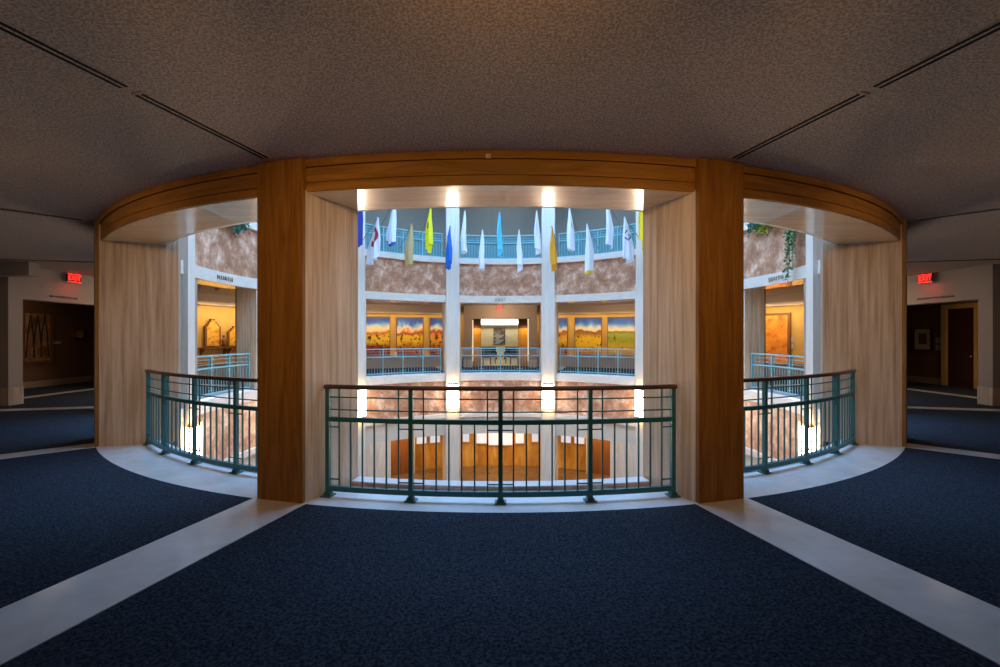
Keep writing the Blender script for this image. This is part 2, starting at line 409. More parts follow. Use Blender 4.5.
# west foyer behind the viewer
f = MB(); f.box(-3, 3, -4.1, -4, 0, 3.4); f.box(-3.1, -3, -4, .2, 0, 3.4); f.box(3, 3.1, -4, .2, 0, 3.4); struct('wall_west', f, 'darkwood')
f = MB(); f.box(-3, 3, -4, -.2, -.2, .002); struct('floor_west_foyer', f, 'carpet')
f = MB(); f.box(-3, 3, -4, -.2, 3.36, 3.5); struct('ceiling_west_foyer', f, 'ceiling')

# header box above the left portal
tag(obj('header_box', MB().box(-11.9, -10.72, 10.18, 10.43, 3.01, 3.318), 'plaster'), 'pale boxed header tucked under the ceiling left of the left exit sign', 'ceiling box')

# ---------------------------------------------------------------- ceiling slot diffusers (twin slots along each radial joint)
def slot(a, r0, r1, label, off_=0.0):
    c = Vector((0, D, 0)); o = (P(1, a)-c).normalized(); n = Vector((-o.y, o.x, 0))
    t = thing('slot_diffuser', label, 'ceiling vent', P(r0, a, 3.32), 0, 'twin slot vents along the ceiling joints')
    def q(r_0, r_1, h0, h1, z0, z1):
        return MB().prism([((c+o*r+n*h).x, (c+o*r+n*h).y) for r, h in ((r_0, h0), (r_1, h0), (r_1, h1), (r_0, h1))], z0, z1)
    obj('frame', q(r0, r1, -.05, .05, 3.312, 3.322), 'ceiling', t)
    for h in (-.027, .027):
        obj('slot', q(r0+.02, r1-.02, h-.013, h+.013, 3.309, 3.316), 'slot', t)
for s in (1, -1):
    sd = 'left' if s > 0 else 'right'
    slot(s*15.4, 8.42, 9.62, 'short twin slot vent beginning at top of the %s front pier' % sd)
    slot(s*15.4, 9.68, 12.4, 'long twin slot vent running toward the %s upper corner' % sd)
    slot(s*46, 8.45, 12.3, 'twin slot vent beside the %s end of the curved beam' % sd)
    slot(s*76.6, 8.6, 12.3, 'far twin slot vent above the %s gallery before its exit sign' % sd)

# ---------------------------------------------------------------- railings
def rail(label, r, posts, z0=0.0, mat='rail', hmat='handrail', npick=6, group='curved balcony railings', panel=False, zscale=1.0):
    mid = posts[len(posts)//2]
    t = thing('balcony_railing', label, 'railing', P(r, mid, z0), 0, group)
    a0, a1 = posts[0], posts[-1]
    if a0 > a1: a0, a1 = a1, a0
    e = math.degrees(.03/r)
    Z = lambda z: z0+z
    obj('handrail', MB().arc([(r-.03, Z(1.085)), (r+.03, Z(1.085)), (r+.034, Z(1.105)), (r+.024, Z(1.125)), (r-.024, Z(1.125)), (r-.034, Z(1.105))], a0-e, a1+e), hmat, t)
    obj('mid_rail', MB().ring(r-.02, r+.02, Z(.755), Z(.80), a0, a1), mat, t)
    obj('bottom_rail', MB().ring(r-.022, r+.022, Z(.058), Z(.108), a0, a1), mat, t)
    for z in (1.0, .875):
        obj('horizontal_bar', MB().ring(r-.006, r+.006, Z(z-.006), Z(z+.006), a0, a1), mat, t)
    def post_m(a):
        return Matrix.Translation(P(r, a, z0)) @ Matrix.Rotation(math.radians(180-a), 4, 'Z')
    for a in posts:
        m = post_m(a)
        p = obj('post', MB().box(-.021, .021, -.021, .021, 0, 1.086, m), mat, t)
        b = MB().box(-.055, .055, -.055, .055, 0, .012, m)
        b.add([m @ Vector(v) for v in ((-.036, -.036, .012), (.036, -.036, .012), (.036, .036, .012), (-.036, .036, .012), (-.027, -.027, .045), (.027, -.027, .045), (.027, .027, .045), (-.027, .027, .045))],
              [(0, 1, 5, 4), (1, 2, 6, 5), (2, 3, 7, 6), (3, 0, 4, 7), (4, 5, 6, 7)])
        obj('base_plate', b, mat, p)
    for i in range(len(posts)-1):
        for k in range(1, npick+1):
            a = posts[i]+(posts[i+1]-posts[i])*k/(npick+1)
            fl = k in (1, npick)
            obj('picket', MB().box(-.007, .007, -.007, .007, .10, 1.086 if fl else .76, post_m(a)), mat, t)
        st = (posts[i+1]-posts[i])/(npick+1)
        for z in (.70, .175):
            for b0 in (posts[i], posts[i+1]-st):
                x0, x1 = sorted((b0, b0+st))
                obj('tie_bar', MB().ring(r-.006, r+.006, Z(z-.006), Z(z+.006), x0, x1, 2), mat, t)
    if panel:
        obj('mesh_panel', MB().ring(r+.03, r+.036, Z(.0), Z(1.06), a0, a1), 'tealpanel', t)
    return t
rail('backlit teal railing with brown handrail in the central near opening', 8.08, [12.44, 6.22, 0, -6.22, -12.44])
for s in (1, -1):
    rail('backlit teal curved railing in the near %s opening' % side(s), 7.776, [s*x for x in (42.75, 36.4, 29.9, 23.7, 17.9)])
    rail('strongly lit teal railing of the far %s side opening, seen beyond the near %s railing' % (side(s), side(s)), 7.78,
         [s*x for x in (80.9, 87.1, 93.0, 99.3)], mat='rail_far', hmat='rail_far')
    rail('strongly lit teal railing across the well, in front of the murals %s of the east portal' % side(s), 8.0,
         [s*x for x in (136.0, 142.1, 148.4, 154.8, 160.5)], mat='rail_far', hmat='rail_far')
    rail('teal railing of the upper gallery above the %s murals, behind flags' % side(s), 7.86,
         [s*x for x in (135.5, 141.8, 148.1, 154.4, 160.7)], 5.08, 'rail_far', 'rail_far', panel=True)
    rail('teal railing of the upper gallery hidden mostly by the %s lintel' % side(s), 7.86,
         [s*x for x in (84, 90, 96)], 5.08, 'rail_far', 'rail_far', panel=True)
rail('strongly lit teal railing across the well, in front of the east portal', 8.08, [167.3, 173.78, 180, 186.22, 192.7], mat='rail_far', hmat='rail_far')
rail('teal railing of the upper gallery above the EAST lettering', 7.86, [166.9, 173.4, 180, 186.6, 193.1], 5.08, 'rail_far', 'rail_far', panel=True)

# ---------------------------------------------------------------- glowing light boxes on the columns
def colame(a, label, hw=.212):
    rot = math.radians(180-a)
    t = thing('column_light', label, 'wall light', P(7.46, a, -1.52), rot, 'glowing light boxes on the columns')
    h = 1.12
    fr = MB().box(-hw, hw, -.165, .0, 0, .05); obj('collar', fr, 'gold', t, world=False)
    fr = MB().box(-hw, hw, -.165, .0, h-.05, h); obj('collar', fr, 'gold', t, world=False)
    obj('diffuser', MB().box(-hw+.02, hw-.02, -.155, .0, .05, h-.05), 'glow', t, world=False)
    m = worldmat(t)
    area('column_uplight', m @ Vector((0, -.10, h+.02)), m @ Vector((0, -.02, h+1)), hw*1.6, 5, (1, .58, .18), .1)
    area('column_downlight', m @ Vector((0, -.10, -.02)), m @ Vector((0, -.02, -1)), hw*1.6, 5, (1, .58, .18), .1)
for s in (1, -1):
    colame(s*74.15, 'tall white light box on pale column left end of the far %s opening' % side(s) if s > 0 else 'tall white light box on pale column right end of the far right opening', .25)
    colame(s*105, 'light box on the %s column mostly behind the %s front pier' % (side(s), side(s)))
    colame(s*132.5, 'white light box on the far column beside the %s inner jamb' % side(s))
    colame(s*163.8, 'white light box on the far column just %s of the east portal' % side(s))

# ---------------------------------------------------------------- lettering
def letters(text, name, label, loc, rz, size, m, cat='sign', ext=.008, parent=None, group=None, spacing=1.0):
    cu = bpy.data.curves.new(name, 'FONT'); cu.body = text; cu.size = size; cu.align_x = 'CENTER'; cu.align_y = 'CENTER'
    cu.extrude = ext; cu.space_character = spacing
    tmp = bpy.data.objects.new('tmp', cu); C.objects.link(tmp)
    dg = bpy.context.evaluated_depsgraph_get(); me = bpy.data.meshes.new_from_object(tmp.evaluated_get(dg))
    bpy.data.objects.remove(tmp); bpy.data.curves.remove(cu)
    me.transform(Matrix.Rotation(PI/2, 4, 'X')); me.materials.clear(); me.materials.append(M[m])
    o = bpy.data.objects.new(name, me); C.objects.link(o); o.location = loc; o.rotation_euler = (0, 0, rz)
    if parent: o.parent = parent
    else: tag(o, label, cat, group)
    return o
for a, tx, lb in ((180, 'EAST', 'dark EAST lettering on the white band above the far portal'),
                  (88.6, 'NORTH', 'dark NORTH lettering on the curved white band at left'),
                  (-88.6, 'SOUTH', 'dark SOUTH lettering on the curved white band at right')):
    letters(tx, 'direction_lettering', lb, P(7.515, a, zs(a)+.155), math.radians(180-a), .16, 'bronze', ext=.01, spacing=1.5)
for rot, tx, lb in ((PI/2, 'THE ALVARDI TOM GAL', 'small dark raised lettering on the lintel below the left exit sign'),
                    (-PI/2, 'THE SERVICE TOM CATS & CO', 'small dark raised lettering on the lintel below the right exit sign')):
    m = R4(rot)
    letters(tx, 'gallery_lettering', lb, m @ Vector(((-.62 if rot > 0 else .56), PF-.008, 2.65)), rot, (.072 if rot > 0 else .075), 'bronze', spacing=1.0)

# ---------------------------------------------------------------- exit signs
def exit_sign(rot, u, r, z, sc, label):
    m = R4(rot); loc = m @ Vector((u, r, z))
    t = thing('exit_sign', label, 'exit sign', loc, rot, 'red exit signs above the portals')
    obj('housing', MB().box(-.20*sc, .20*sc, -.02, .02, -.115*sc, .115*sc), 'black', t, world=False)
    st = MB().box(-.02, .02, -.012, .012, .115*sc, 3.33-z); obj('stem', st, 'black', t, world=False)
    letters('EXIT', 'letters', '', (0, -.024, 0), 0, .19*sc, 'red', parent=t, ext=.004)
    fr = MB()
    for z0 in (-.112*sc, .100*sc): fr.box(-.20*sc, .20*sc, -.024, -.02, z0, z0+.012*sc)
    obj('lit_border', fr, 'red', t, world=False)
    q = m @ Vector((u, r-.08, z-.1)); area('exit_glow', q, m @ Vector((u, r+.15, z-.9)), .3, .8, (1, .02, .01), .15)
exit_sign(0, -.05, PF-.18, 3.20, .72, 'tiny red exit sign above the far east portal')
exit_sign(PI/2, -.49, PF-.14, 3.175, .95, 'glowing red exit sign at left edge of the picture')
exit_sign(-PI/2, .45, PF-.14, 3.175, .95, 'glowing red exit sign at right edge of the picture')

# ---------------------------------------------------------------- murals
def mural_mat(name, seed, ramp, hill, spot=(.10, .02, .01), dens=.5):
    m, nt, b = new_mat(name); N = nt.nodes.new; L = nt.links.new
    tc = N('ShaderNodeTexCoord'); sx = N('ShaderNodeSeparateXYZ'); L(tc.outputs['Generated'], sx.inputs[0])
    mp = N('ShaderNodeMapping'); mp.inputs['Location'].default_value = (seed*3.7, 0, seed*1.3); mp.inputs['Scale'].default_value = (2.2, 1, 2.6)
    L(tc.outputs['Generated'], mp.inputs['Vector'])
    n = N('ShaderNodeTexNoise'); n.inputs['Scale'].default_value = 1.3; n.inputs['Detail'].default_value = 5; L(mp.outputs['Vector'], n.inputs['Vector'])
    ad = N('ShaderNodeMath'); ad.operation = 'MULTIPLY_ADD'; L(n.outputs['Fac'], ad.inputs[0]); ad.inputs[1].default_value = hill; L(sx.outputs['Z'], ad.inputs[2])
    sb = N('ShaderNodeMath'); sb.operation = 'SUBTRACT'; L(ad.outputs[0], sb.inputs[0]); sb.inputs[1].default_value = hill*.5
    r = N('ShaderNodeValToRGB'); E = r.color_ramp.elements
    E[0].position = ramp[0][0]; E[0].color = (*ramp[0][1], 1); E[1].position = ramp[-1][0]; E[1].color = (*ramp[-1][1], 1)
    for p, c in ramp[1:-1]:
        e = E.new(p); e.color = (*c, 1)
    L(sb.outputs[0], r.inputs['Fac'])
    n2 = N('ShaderNodeTexNoise'); n2.inputs['Scale'].default_value = 3.4; n2.inputs['Detail'].default_value = 6; L(mp.outputs['Vector'], n2.inputs['Vector'])
    th = N('ShaderNodeMapRange'); th.inputs['From Min'].default_value = dens; th.inputs['From Max'].default_value = dens+.05; L(n2.outputs['Fac'], th.inputs['Value'])
    lo = N('ShaderNodeMapRange'); lo.inputs['From Min'].default_value = .62; lo.inputs['From Max'].default_value = .52; L(sx.outputs['Z'], lo.inputs['Value'])
    mu = N('ShaderNodeMath'); mu.operation = 'MULTIPLY'; L(th.outputs[0], mu.inputs[0]); L(lo.outputs[0], mu.inputs[1])
    mx = N('ShaderNodeMix'); mx.data_type = 'RGBA'; L(mu.outputs[0], mx.inputs['Factor']); L(r.outputs['Color'], mx.inputs['A']); mx.inputs['B'].default_value = (*spot, 1)
    L(mx.outputs['Result'], b.inputs['Base Color']); b.inputs['Roughness'].default_value = .5
    return m
Y_, O_, R_ = (.85, .55, .02), (.75, .22, .04), (.28, .03, .015)
SK = [(.71, (.85, .66, .45)), (.77, (.30, .46, .74)), (.83, (.04, .18, .58)), (.90, (.015, .07, .38)), (1.0, (.008, .04, .25))]
murals = [
 (149.5, 'left mural of the far wall, yellow sunrise over red brush', [(0, R_), (.22, R_), (.34, Y_), (.52, Y_), (.60, (.6, .15, .03)), (.66, (.9, .7, .3))]+SK, .25, .50),
 (157.5, 'second mural left of the portal, orange mesas over yellow plain', [(0, R_), (.2, (.5, .2, .02)), (.34, Y_), (.50, Y_), (.58, R_), (.64, O_)]+SK, .5, .52),
 (165.6, 'third mural left of the portal, red mesa partly behind column', [(0, R_), (.25, (.55, .2, .02)), (.40, (.8, .42, .03)), (.56, O_), (.62, R_)]+SK, .5, .48),
 (-166.5, 'first mural right of the portal, orange hills partly behind column', [(0, R_), (.22, (.5, .2, .02)), (.38, Y_), (.50, (.75, .32, .02)), (.62, (.30, .10, .02)), (.68, (.8, .5, .3))]+SK, .4, .50),
 (-158.2, 'second mural right of the portal, golden prairie under dark blue sky', [(0, (.4, .15, .02)), (.25, Y_), (.45, Y_), (.56, (.5, .22, .02)), (.64, (.22, .09, .02)), (.67, (.85, .66, .42))]+SK, .25, .53),
 (-150.3, 'right mural of the far wall, green and yellow fields with river', [(0, (.5, .3, .02)), (.25, (.7, .5, .03)), (.40, (.35, .38, .03)), (.55, (.42, .42, .04)), (.62, (.20, .22, .03)), (.66, (.9, .72, .45))]+SK, .15, .56)]
for k, (a, lb, ramp, hill, dens) in enumerate(murals):
    t = thing('mural', lb, 'painting', P(12.83, a, .66), math.radians(180-a), 'landscape murals on the far wall')
    mm = mural_mat('mural_paint_%d' % k, k+1, ramp, hill, dens=dens+.045)
    obj('canvas', MB().box(-.70, .70, -.05, 0, 0, 2.0), mm, t, world=False)
    fr = MB()
    for x0, x1, z0, z1 in ((-.73, .73, -.03, 0), (-.73, .73, 2.0, 2.03), (-.73, -.70, 0, 2.0), (.70, .73, 0, 2.0)): fr.box(x0, x1, -.06, .0, z0, z1)
    obj('frame', fr, 'darkwood', t, world=False)
lab = thing('wall_placard', 'small yellow lit placard below gap between left two murals', 'placard', P(12.22, 153.4, .60), math.radians(180-153.4))
obj('plate', MB().box(-.08, .08, -.02, .0, .0, .26), 'cream', lab, world=False); obj('foot', MB().box(-.06, .06, -.02, .06, 0, .01), 'black', lab, world=False)

# ---------------------------------------------------------------- altarpieces in the left gallery
def altarpiece(a, label, w_, h, seed, shelf=True, sculpt=True):
    rz = math.radians(180-a)
    t = thing('altarpiece', label, 'altarpiece', P(12.80, a, 1.22), rz, 'painted altarpieces on the gold wall')
    st = [(-w_/2, 0), (w_/2, 0), (w_/2, h*.74), (w_*.38, h*.74), (w_*.38, h*.82), (w_*.27, h*.82), (w_*.27, h*.90), (w_*.15, h*.90), (w_*.15, h),
          (-w_*.15, h), (-w_*.15, h*.90), (-w_*.27, h*.90), (-w_*.27, h*.82), (-w_*.38, h*.82), (-w_*.38, h*.74), (-w_/2, h*.74)]
    obj('frame', MB().extr(st, -.05, .05), 'darkwood', t, world=False)
    k = .78; st2 = [(x*k, h*.04+z*.92) for x, z in st]
    mm = blotch('altarpiece_paint_%d' % seed, (.35, .06, .01), (.85, .42, .04), (.92, .62, .10), 7)
    obj('painted_panel', MB().extr(st2, -.065, -.05), mm, t, world=False)
    return t
altarpiece(115.6, 'stepped golden altarpiece with dark red frame on left gallery wall', .62, 1.12, 1)
altarpiece(119.7, 'second altarpiece partly hidden by the pale jamb at left', .62, .85, 2)
def shelf(a, w_, z, label):
    t = thing('wall_shelf', label, 'shelf', P(12.9, a, z), math.radians(180-a), 'dark shelves under the altarpieces')
    obj('board', MB().box(-w_/2, w_/2, -.34, 0, -.05, 0), 'darkwood', t, world=False)
    for s in (-1, 1):
        obj('bracket', MB().add([(s*w_*.4-.03, 0, -.05), (s*w_*.4-.03, -.28, -.05), (s*w_*.4-.03, 0, -.30), (s*w_*.4+.03, 0, -.05), (s*w_*.4+.03, -.28, -.05), (s*w_*.4+.03, 0, -.30)],
            [(0, 1, 2), (5, 4, 3), (0, 3, 4, 1), (1, 4, 5, 2), (2, 5, 3, 0)]), 'darkwood', t, world=False)
shelf(115.9, 1.15, 1.20, 'dark wide shelf below the stepped altarpiece')
shelf(119.7, .6, 1.20, 'short dark shelf below the second altarpiece')
t = thing('carved_figure', 'small dark carved figure on shelf right of the stepped altarpiece', 'figurine', P(12.66, 117.25, 1.20), math.radians(180-117.25))
fg = MB().ball((0, 0, .05), .09, .09, .05); fg.tube([(0, 0, .06), (0, 0, .18), (0, 0, .30), (0, 0, .38)], [.09, .06, .085, .04]); fg.ball((0, 0, .44), .05, .05, .065)
fg.tube([(-.06, 0, .32), (-.13, -.03, .24), (-.09, -.08, .18)], .022); fg.tube([(.06, 0, .32), (.13, -.03, .26), (.10, -.09, .22)], .022)
obj('body', fg, 'darkwood', t, world=False, smooth=True)

# right gallery: orange painting and two placards
t = thing('orange_painting', 'tall orange abstract painting in dark gold frame at right gallery', 'painting', P(12.86, -118.3, .55), math.radians(180+118.3))
om = blotch('orange_paint', (.45, .09, .01), (.85, .26, .02), (.95, .50, .06), 2.4)
obj('canvas', MB().box(-.55, .55, -.05, -.01, 0, 1.95), om, t, world=False)
fr = MB()
for x0, x1, z0, z1 in ((-.66, .66, -.1, 0), (-.66, .66, 1.95, 2.05), (-.66, -.55, 0, 1.95), (.55, .66, 0, 1.95)): fr.box(x0, x1, -.07, .0, z0, z1)
obj('frame', fr, 'darkwood', t, world=False)
for z, lb in ((1.42, 'upper of two small placards right of the orange painting'), (1.15, 'lower of two small placards right of the orange painting')):
    p = obj('wall_placard', MB().box(-.16, .16, -.02, 0, 0, .2), 'greyfascia', None); p.location = P(12.88, -115.6, z); p.rotation_euler = (0, 0, math.radians(180+115.6))
    tag(p, lb, 'placard', 'placards beside the orange painting')

# ---------------------------------------------------------------- flags
def flag_mat(name, col, kind, ecol=(0, 0, 0), strength=.0):
    m, nt, b = new_mat(name); N = nt.nodes.new; L = nt.links.new
    uv = N('ShaderNodeUVMap'); sx = N('ShaderNodeSeparateXYZ'); L(uv.outputs['UV'], sx.inputs[0])
    def math_(op, a, bb=None):
        n = N('ShaderNodeMath'); n.operation = op
        for i, v in enumerate((a, bb)):
            if v is None: continue
            if hasattr(v, 'links'): L(v, n.inputs[i])
            else: n.inputs[i].default_value = v
        return n.outputs[0]
    u, v = sx.outputs['X'], sx.outputs['Y']
    du = math_('MULTIPLY', math_('SUBTRACT', u, .5), .75); dv = math_('SUBTRACT', v, .48)
    if kind == 'diamond':
        d = math_('ADD', math_('ABSOLUTE', math_('MULTIPLY', du, .8)), math_('ABSOLUTE', dv))
    else:
        d = math_('SQRT', math_('ADD', math_('MULTIPLY', du, du), math_('MULTIPLY', dv, dv)))
    if kind == 'ring': f = math_('COMPARE', d, .20); f.node.inputs[2].default_value = .05
    elif kind == 'diamond': f = math_('COMPARE', d, .21); f.node.inputs[2].default_value = .02
    elif kind == 'disc': f = math_('LESS_THAN', d, .10)
    elif kind == 'edge': f = math_('GREATER_THAN', v, .965)
    elif kind == 'faint': f = math_('COMPARE', d, .10); f.node.inputs[2].default_value = .02
    else: f = math_('LESS_THAN', d, -1)
    mx = N('ShaderNodeMix'); mx.data_type = 'RGBA'; L(f, mx.inputs['Factor']); mx.inputs['A'].default_value = (*col, 1); mx.inputs['B'].default_value = (*ecol, 1)
    L(mx.outputs['Result'], b.inputs['Base Color']); b.inputs['Roughness'].default_value = .7
    b.inputs['Sheen Weight'].default_value = .2
    tr = N('ShaderNodeBsdfTranslucent'); L(mx.outputs['Result'], tr.inputs['Color'])
    ms = N('ShaderNodeMixShader'); ms.inputs[0].default_value = .3
    L(b.outputs[0], ms.inputs[1]); L(tr.outputs[0], ms.inputs[2]); L(ms.outputs[0], nt.nodes['Material Output'].inputs['Surface'])
    return m
def cloth(L_, wmax, seed, pt):
    """draped cloth in local space; origin = pole tip, +y = outward along the pole (towards the wall)"""
    rnd = random.Random(seed); ph = rnd.uniform(0, 6); k1 = rnd.uniform(1.6, 2.6)
    nu, nv = 22, 36; vs = []; uv = []
    for j in range(nv+1):
        v = j/nv; s = v*L_
        wd = min(s*.62+.03, wmax)
        for i in range(nu+1):
            u = i/nu
            bot = L_*(.10*(1-abs(2*u-pt*2)))if v > .99 else 0
            y = .02+wd*u*(1-.25*math.sin(u*PI))
            amp = .02+.09*min(1, v*1.7)
            x = amp*math.sin(k1*2*PI*u+ph+v*1.3)+.025*math.sin(5*v+ph)*v
            drop = s + L_*(.20*(1-abs(u-pt)*1.5)+.05*math.sin(9*u+ph))*v**4 + .1*u*v
            z = -drop - 0.0
            vs.append((x, y, z)); uv.append((u, v))
    fs = []
    for j in range(nv):
        for i in range(nu):
            a = j*(nu+1)+i; fs.append((a, a+1, a+nu+2, a+nu+1))
    return vs, fs, uv
def flag(a, up, col, kind, ecol, label, L_=1.42, wmax=.66, seed=0):
    r0, z0 = (7.66, 5.30) if not up else (7.80, 5.98)
    r1, z1 = (6.3, 6.12) if not up else (6.3, 6.87)
    rz = math.radians(180-a)
    t = thing('hanging_flag', label, 'flag', P(r0, a, z0), rz, 'flags leaning out from the upper gallery')
    dl = Vector((0, -(r0-r1), z1-z0))
    pole = MB().tube([(0, .03, -.03), dl], .011, 8); pole.ball(dl+Vector((0, -.02, .02)), .026, .026, .035)
    obj('pole', pole, 'bronze', t, world=False)
    br = MB().tube([(0, .06, -.06), (0, -.14, .10)], .024, 8); obj('bracket', br, 'rail_far', t, world=False)
    vs, fs, uv = cloth(L_, wmax, seed, random.Random(seed).uniform(.25, .7))
    me = bpy.data.meshes.new('cloth'); me.from_pydata([tuple(Vector(v)+dl) for v in vs], [], fs); me.update()
    ul = me.uv_layers.new(name='UVMap')
    for p in me.polygons:
        p.use_smooth = True
        for li, vi in zip(p.loop_indices, p.vertices): ul.data[li].uv = uv[vi]
    me.materials.append(flag_mat('flag_cloth_%d' % seed, col, kind, ecol))
    o = bpy.data.objects.new('cloth', me); C.objects.link(o); o.parent = t
W_ = (.80, .84, .92)
FL = [(126.9, 1, (.01, .03, .30), 'none', (0, 0, 0), 'dark blue flag cut by the left jamb'),
      (133.58, 0, W_, 'ring', (.45, .02, .03), 'white flag with red ring emblem, leftmost of the white ones'),
      (139.89, 1, W_, 'edge', (.03, .10, .45), 'white flag with blue bottom edge, between red-ring and tan flags'),
      (146.37, 0, (.58, .44, .20), 'none', (0, 0, 0), 'tan flag left of the yellow flag'),
      (153.6, 1, (.90, .88, .01), 'disc', (.05, .04, .01), 'bright yellow flag with small dark bird emblem'),
      (160.82, 0, (.01, .16, .65), 'none', (0, 0, 0), 'royal blue flag in front of left central column'),
      (166.51, 1, W_, 'faint', (.45, .52, .66), 'white flag just right of the left central column'),
      (173.16, 0, W_, 'faint', (.40, .48, .62), 'low white flag left of the light blue flag'),
      (179.62, 1, (.12, .62, .88), 'faint', (.05, .3, .5), 'light blue flag at the middle of the row'),
      (-172.97, 0, W_, 'none', (0, 0, 0), 'low white flag right of the light blue flag'),
      (-166.32, 1, W_, 'disc', (.30, .12, .38), 'white flag with purple emblem beside right central column'),
      (-160.44, 0, (.80, .38, .01), 'none', (0, 0, 0), 'orange flag beside right central column'),
      (-153.98, 1, W_, 'faint', (.30, .35, .50), 'white flag just right of the orange flag'),
      (-147.32, 0, W_, 'edge', (.85, .6, .02), 'long low white flag with yellow bottom hem'),
      (-139.89, 1, W_, 'none', (0, 0, 0), 'broad plain white flag left of the diamond flag'),
      (-133.0, 0, W_, 'diamond', (.06, .09, .12), 'white flag with dark diamond outline'),
      (-126.84, 1, (.95, .68, .01), 'disc', (.75, .18, .03), 'golden yellow flag with red emblem at right jamb')]
for k, (a, up, col, kind, ec, lb) in enumerate(FL):
    flag(a, up, col, kind, ec, lb, L_=(1.66 if k in (0, 13, 16) else 1.40 if not up else 1.44), seed=k+1)

# ---------------------------------------------------------------- trailing plants on the upper ledge
def leaf_mat(n, c): return plain(n, c, .55, var=.35, bscale=9)
LM = [leaf_mat('leaf_bluegreen', (.03, .20, .17)), leaf_mat('leaf_olive', (.26, .32, .03)), leaf_mat('leaf_green', (.06, .20, .08))]
def plant(a, spread, drop, n, lm, label, seed, up=.18):
    rnd = random.Random(seed)
    t = thing('trailing_plant', label, 'plant', P(7.58, a, 5.09), math.radians(180-a), 'trailing plants on the upper ledge')
    st, lf = MB(), MB()
    for k in range(n):
        x = rnd.uniform(-spread, spread); L_ = drop*rnd.uniform(.45, 1); pts = []
        for i in range(9):
            q = i/8
            y = -.02-.16*min(1, q*3)+rnd.uniform(-.015, .015); z = up*math.sin(min(1, q*3)*PI)*.6-max(0, q-.2)*L_*1.25
            pts.append(Vector((x+rnd.uniform(-.03, .03)+.08*(rnd.random()-.5)*i/4, y, z)))
        st.tube(pts, .008, 5)
        for i in range(1, 9):
            for _ in range(4 if drop < .8 else 9):
                c = pts[i].lerp(pts[i-1], rnd.random())+Vector((rnd.uniform(-.05, .05), rnd.uniform(-.06, .02), rnd.uniform(-.05, .05)))
                d = Vector((rnd.uniform(-1, 1), rnd.uniform(-1, .2), rnd.uniform(-1, .3))).normalized(); s = rnd.uniform(.05, .10)
                w = d.cross(Vector((rnd.uniform(-1, 1), rnd.uniform(-1, 1), 1))).normalized()*s*.38; nrm = d.cross(w).normalized()*s*.12
                lf.add([c, c+d*s*.5+w+nrm, c+d*s, c+d*s*.5-w+nrm, c+d*s*.5], [(0, 1, 4), (1, 2, 4), (2, 3, 4), (3, 0, 4)])
    obj('stem', st, LM[2], t, world=False); obj('foliage', lf, lm, t, world=False)
plant(87.6, .22, .42, 10, LM[0], 'blue-green trailing plant on the upper ledge at left, nearer tuft', 3)
plant(90.3, .30, .66, 14, LM[0], 'blue-green trailing plant left of the upper white ledge end', 4)
plant(93.2, .20, .50, 8, LM[0], 'thin blue-green sprig over the upper ledge at far left opening', 5)
plant(-94.4, .25, .45, 12, LM[0], 'blue-green leafy tuft on the upper ledge at right opening', 6)
plant(-90.6, .42, .70, 18, LM[1], 'yellow-green bushy plant spilling over the upper ledge at right', 7)
plant(-81.8, .13, 2.2, 5, LM[2], 'long hanging green vine left strand near the right column', 8)
plant(-79.0, .16, 1.5, 6, LM[2], 'shorter hanging green vine beside the right column', 9)

# ---------------------------------------------------------------- spot heads on the gallery ceilings
def spothead(a, r, label, tilt=.6, z=None):
    t = thing('spotlight', label, 'spotlight', P(r, a, 3.32), math.radians(180-a), 'small spotlights on the gallery ceiling')
    obj('stem', MB().tube([(0, 0, 0), (0, 0, -.10)], .012), 'taupe', t, world=False)
    d = Vector((0, math.cos(tilt), -math.sin(tilt))) if tilt >= 0 else Vector((0, -math.cos(tilt), math.sin(tilt)))
    c = Vector((0, 0, -.13))
    obj('head', MB().tube([c-d*.12, c-d*.1, c+d*.02, c+d*.12], [.03, .05, .055, .065], 12), 'plaster', t, world=False)
spothead(76, 11.4, 'pale spotlight head on the ceiling in the left edge gallery')
spothead(-76, 11.4, 'pale spotlight head on the ceiling in the right edge gallery')
for a, lb in ((94.5, 'nearest'), (97.5, 'middle'), (102, 'last')):
    spothead(a, 9.2, '%s small spotlight of three under the NORTH lintel' % lb)
for a, lb in ((-89, 'small spotlight under the SOUTH lintel near its middle'), (-83.5, 'small spotlight under the SOUTH lintel near the vine')):
    spothead(a, 9.0, lb)
tag(obj('ceiling_sensor', MB().box(-.135, -.09, 12.416-8.33, 12.416-8.30, 3.235, 3.275), 'trav'), 'small square sensor on the warm lamplit beam above the central opening', 'sensor')

# ---------------------------------------------------------------- north and south room contents
mN, mS = R4(PI/2), R4(-PI/2)
def wallitem(m, u, z, rot, name, label, cat, group=None):
    return thing(name, label, cat, m @ Vector((u, 14.9, z)), rot, group)
def framed(t, w_, h, cm, fm, fw=.07):
    obj('canvas', MB().box(-w_/2, w_/2, -.05, -.01, 0, h), cm, t, world=False)
    fr = MB()
    for x0, x1, z0, z1 in ((-w_/2-fw, w_/2+fw, -fw, 0), (-w_/2-fw, w_/2+fw, h, h+fw), (-w_/2-fw, -w_/2, 0, h), (w_/2, w_/2+fw, 0, h)): fr.box(x0, x1, -.08, 0, z0, z1)
    obj('frame', fr, fm, t, world=False)
pm = blotch('abstract_brown_paint', (.03, .015, .01), (.40, .19, .08), (.70, .42, .20), 1.2)
t = wallitem(mN, 1.95, .86, PI/2, 'abstract_painting', 'dark brown abstract painting beyond the left portal', 'painting')
framed(t, .80, 1.5, pm, 'darkwood', .09)
arch = MB()
for k in range(3):
    x = -.22+.22*k; arch.tube([(x-.13, -.06, .1), (x-.08, -.06, .9), (x, -.06, 1.45), (x+.08, -.06, .9), (x+.13, -.06, .1)], .018, 6)
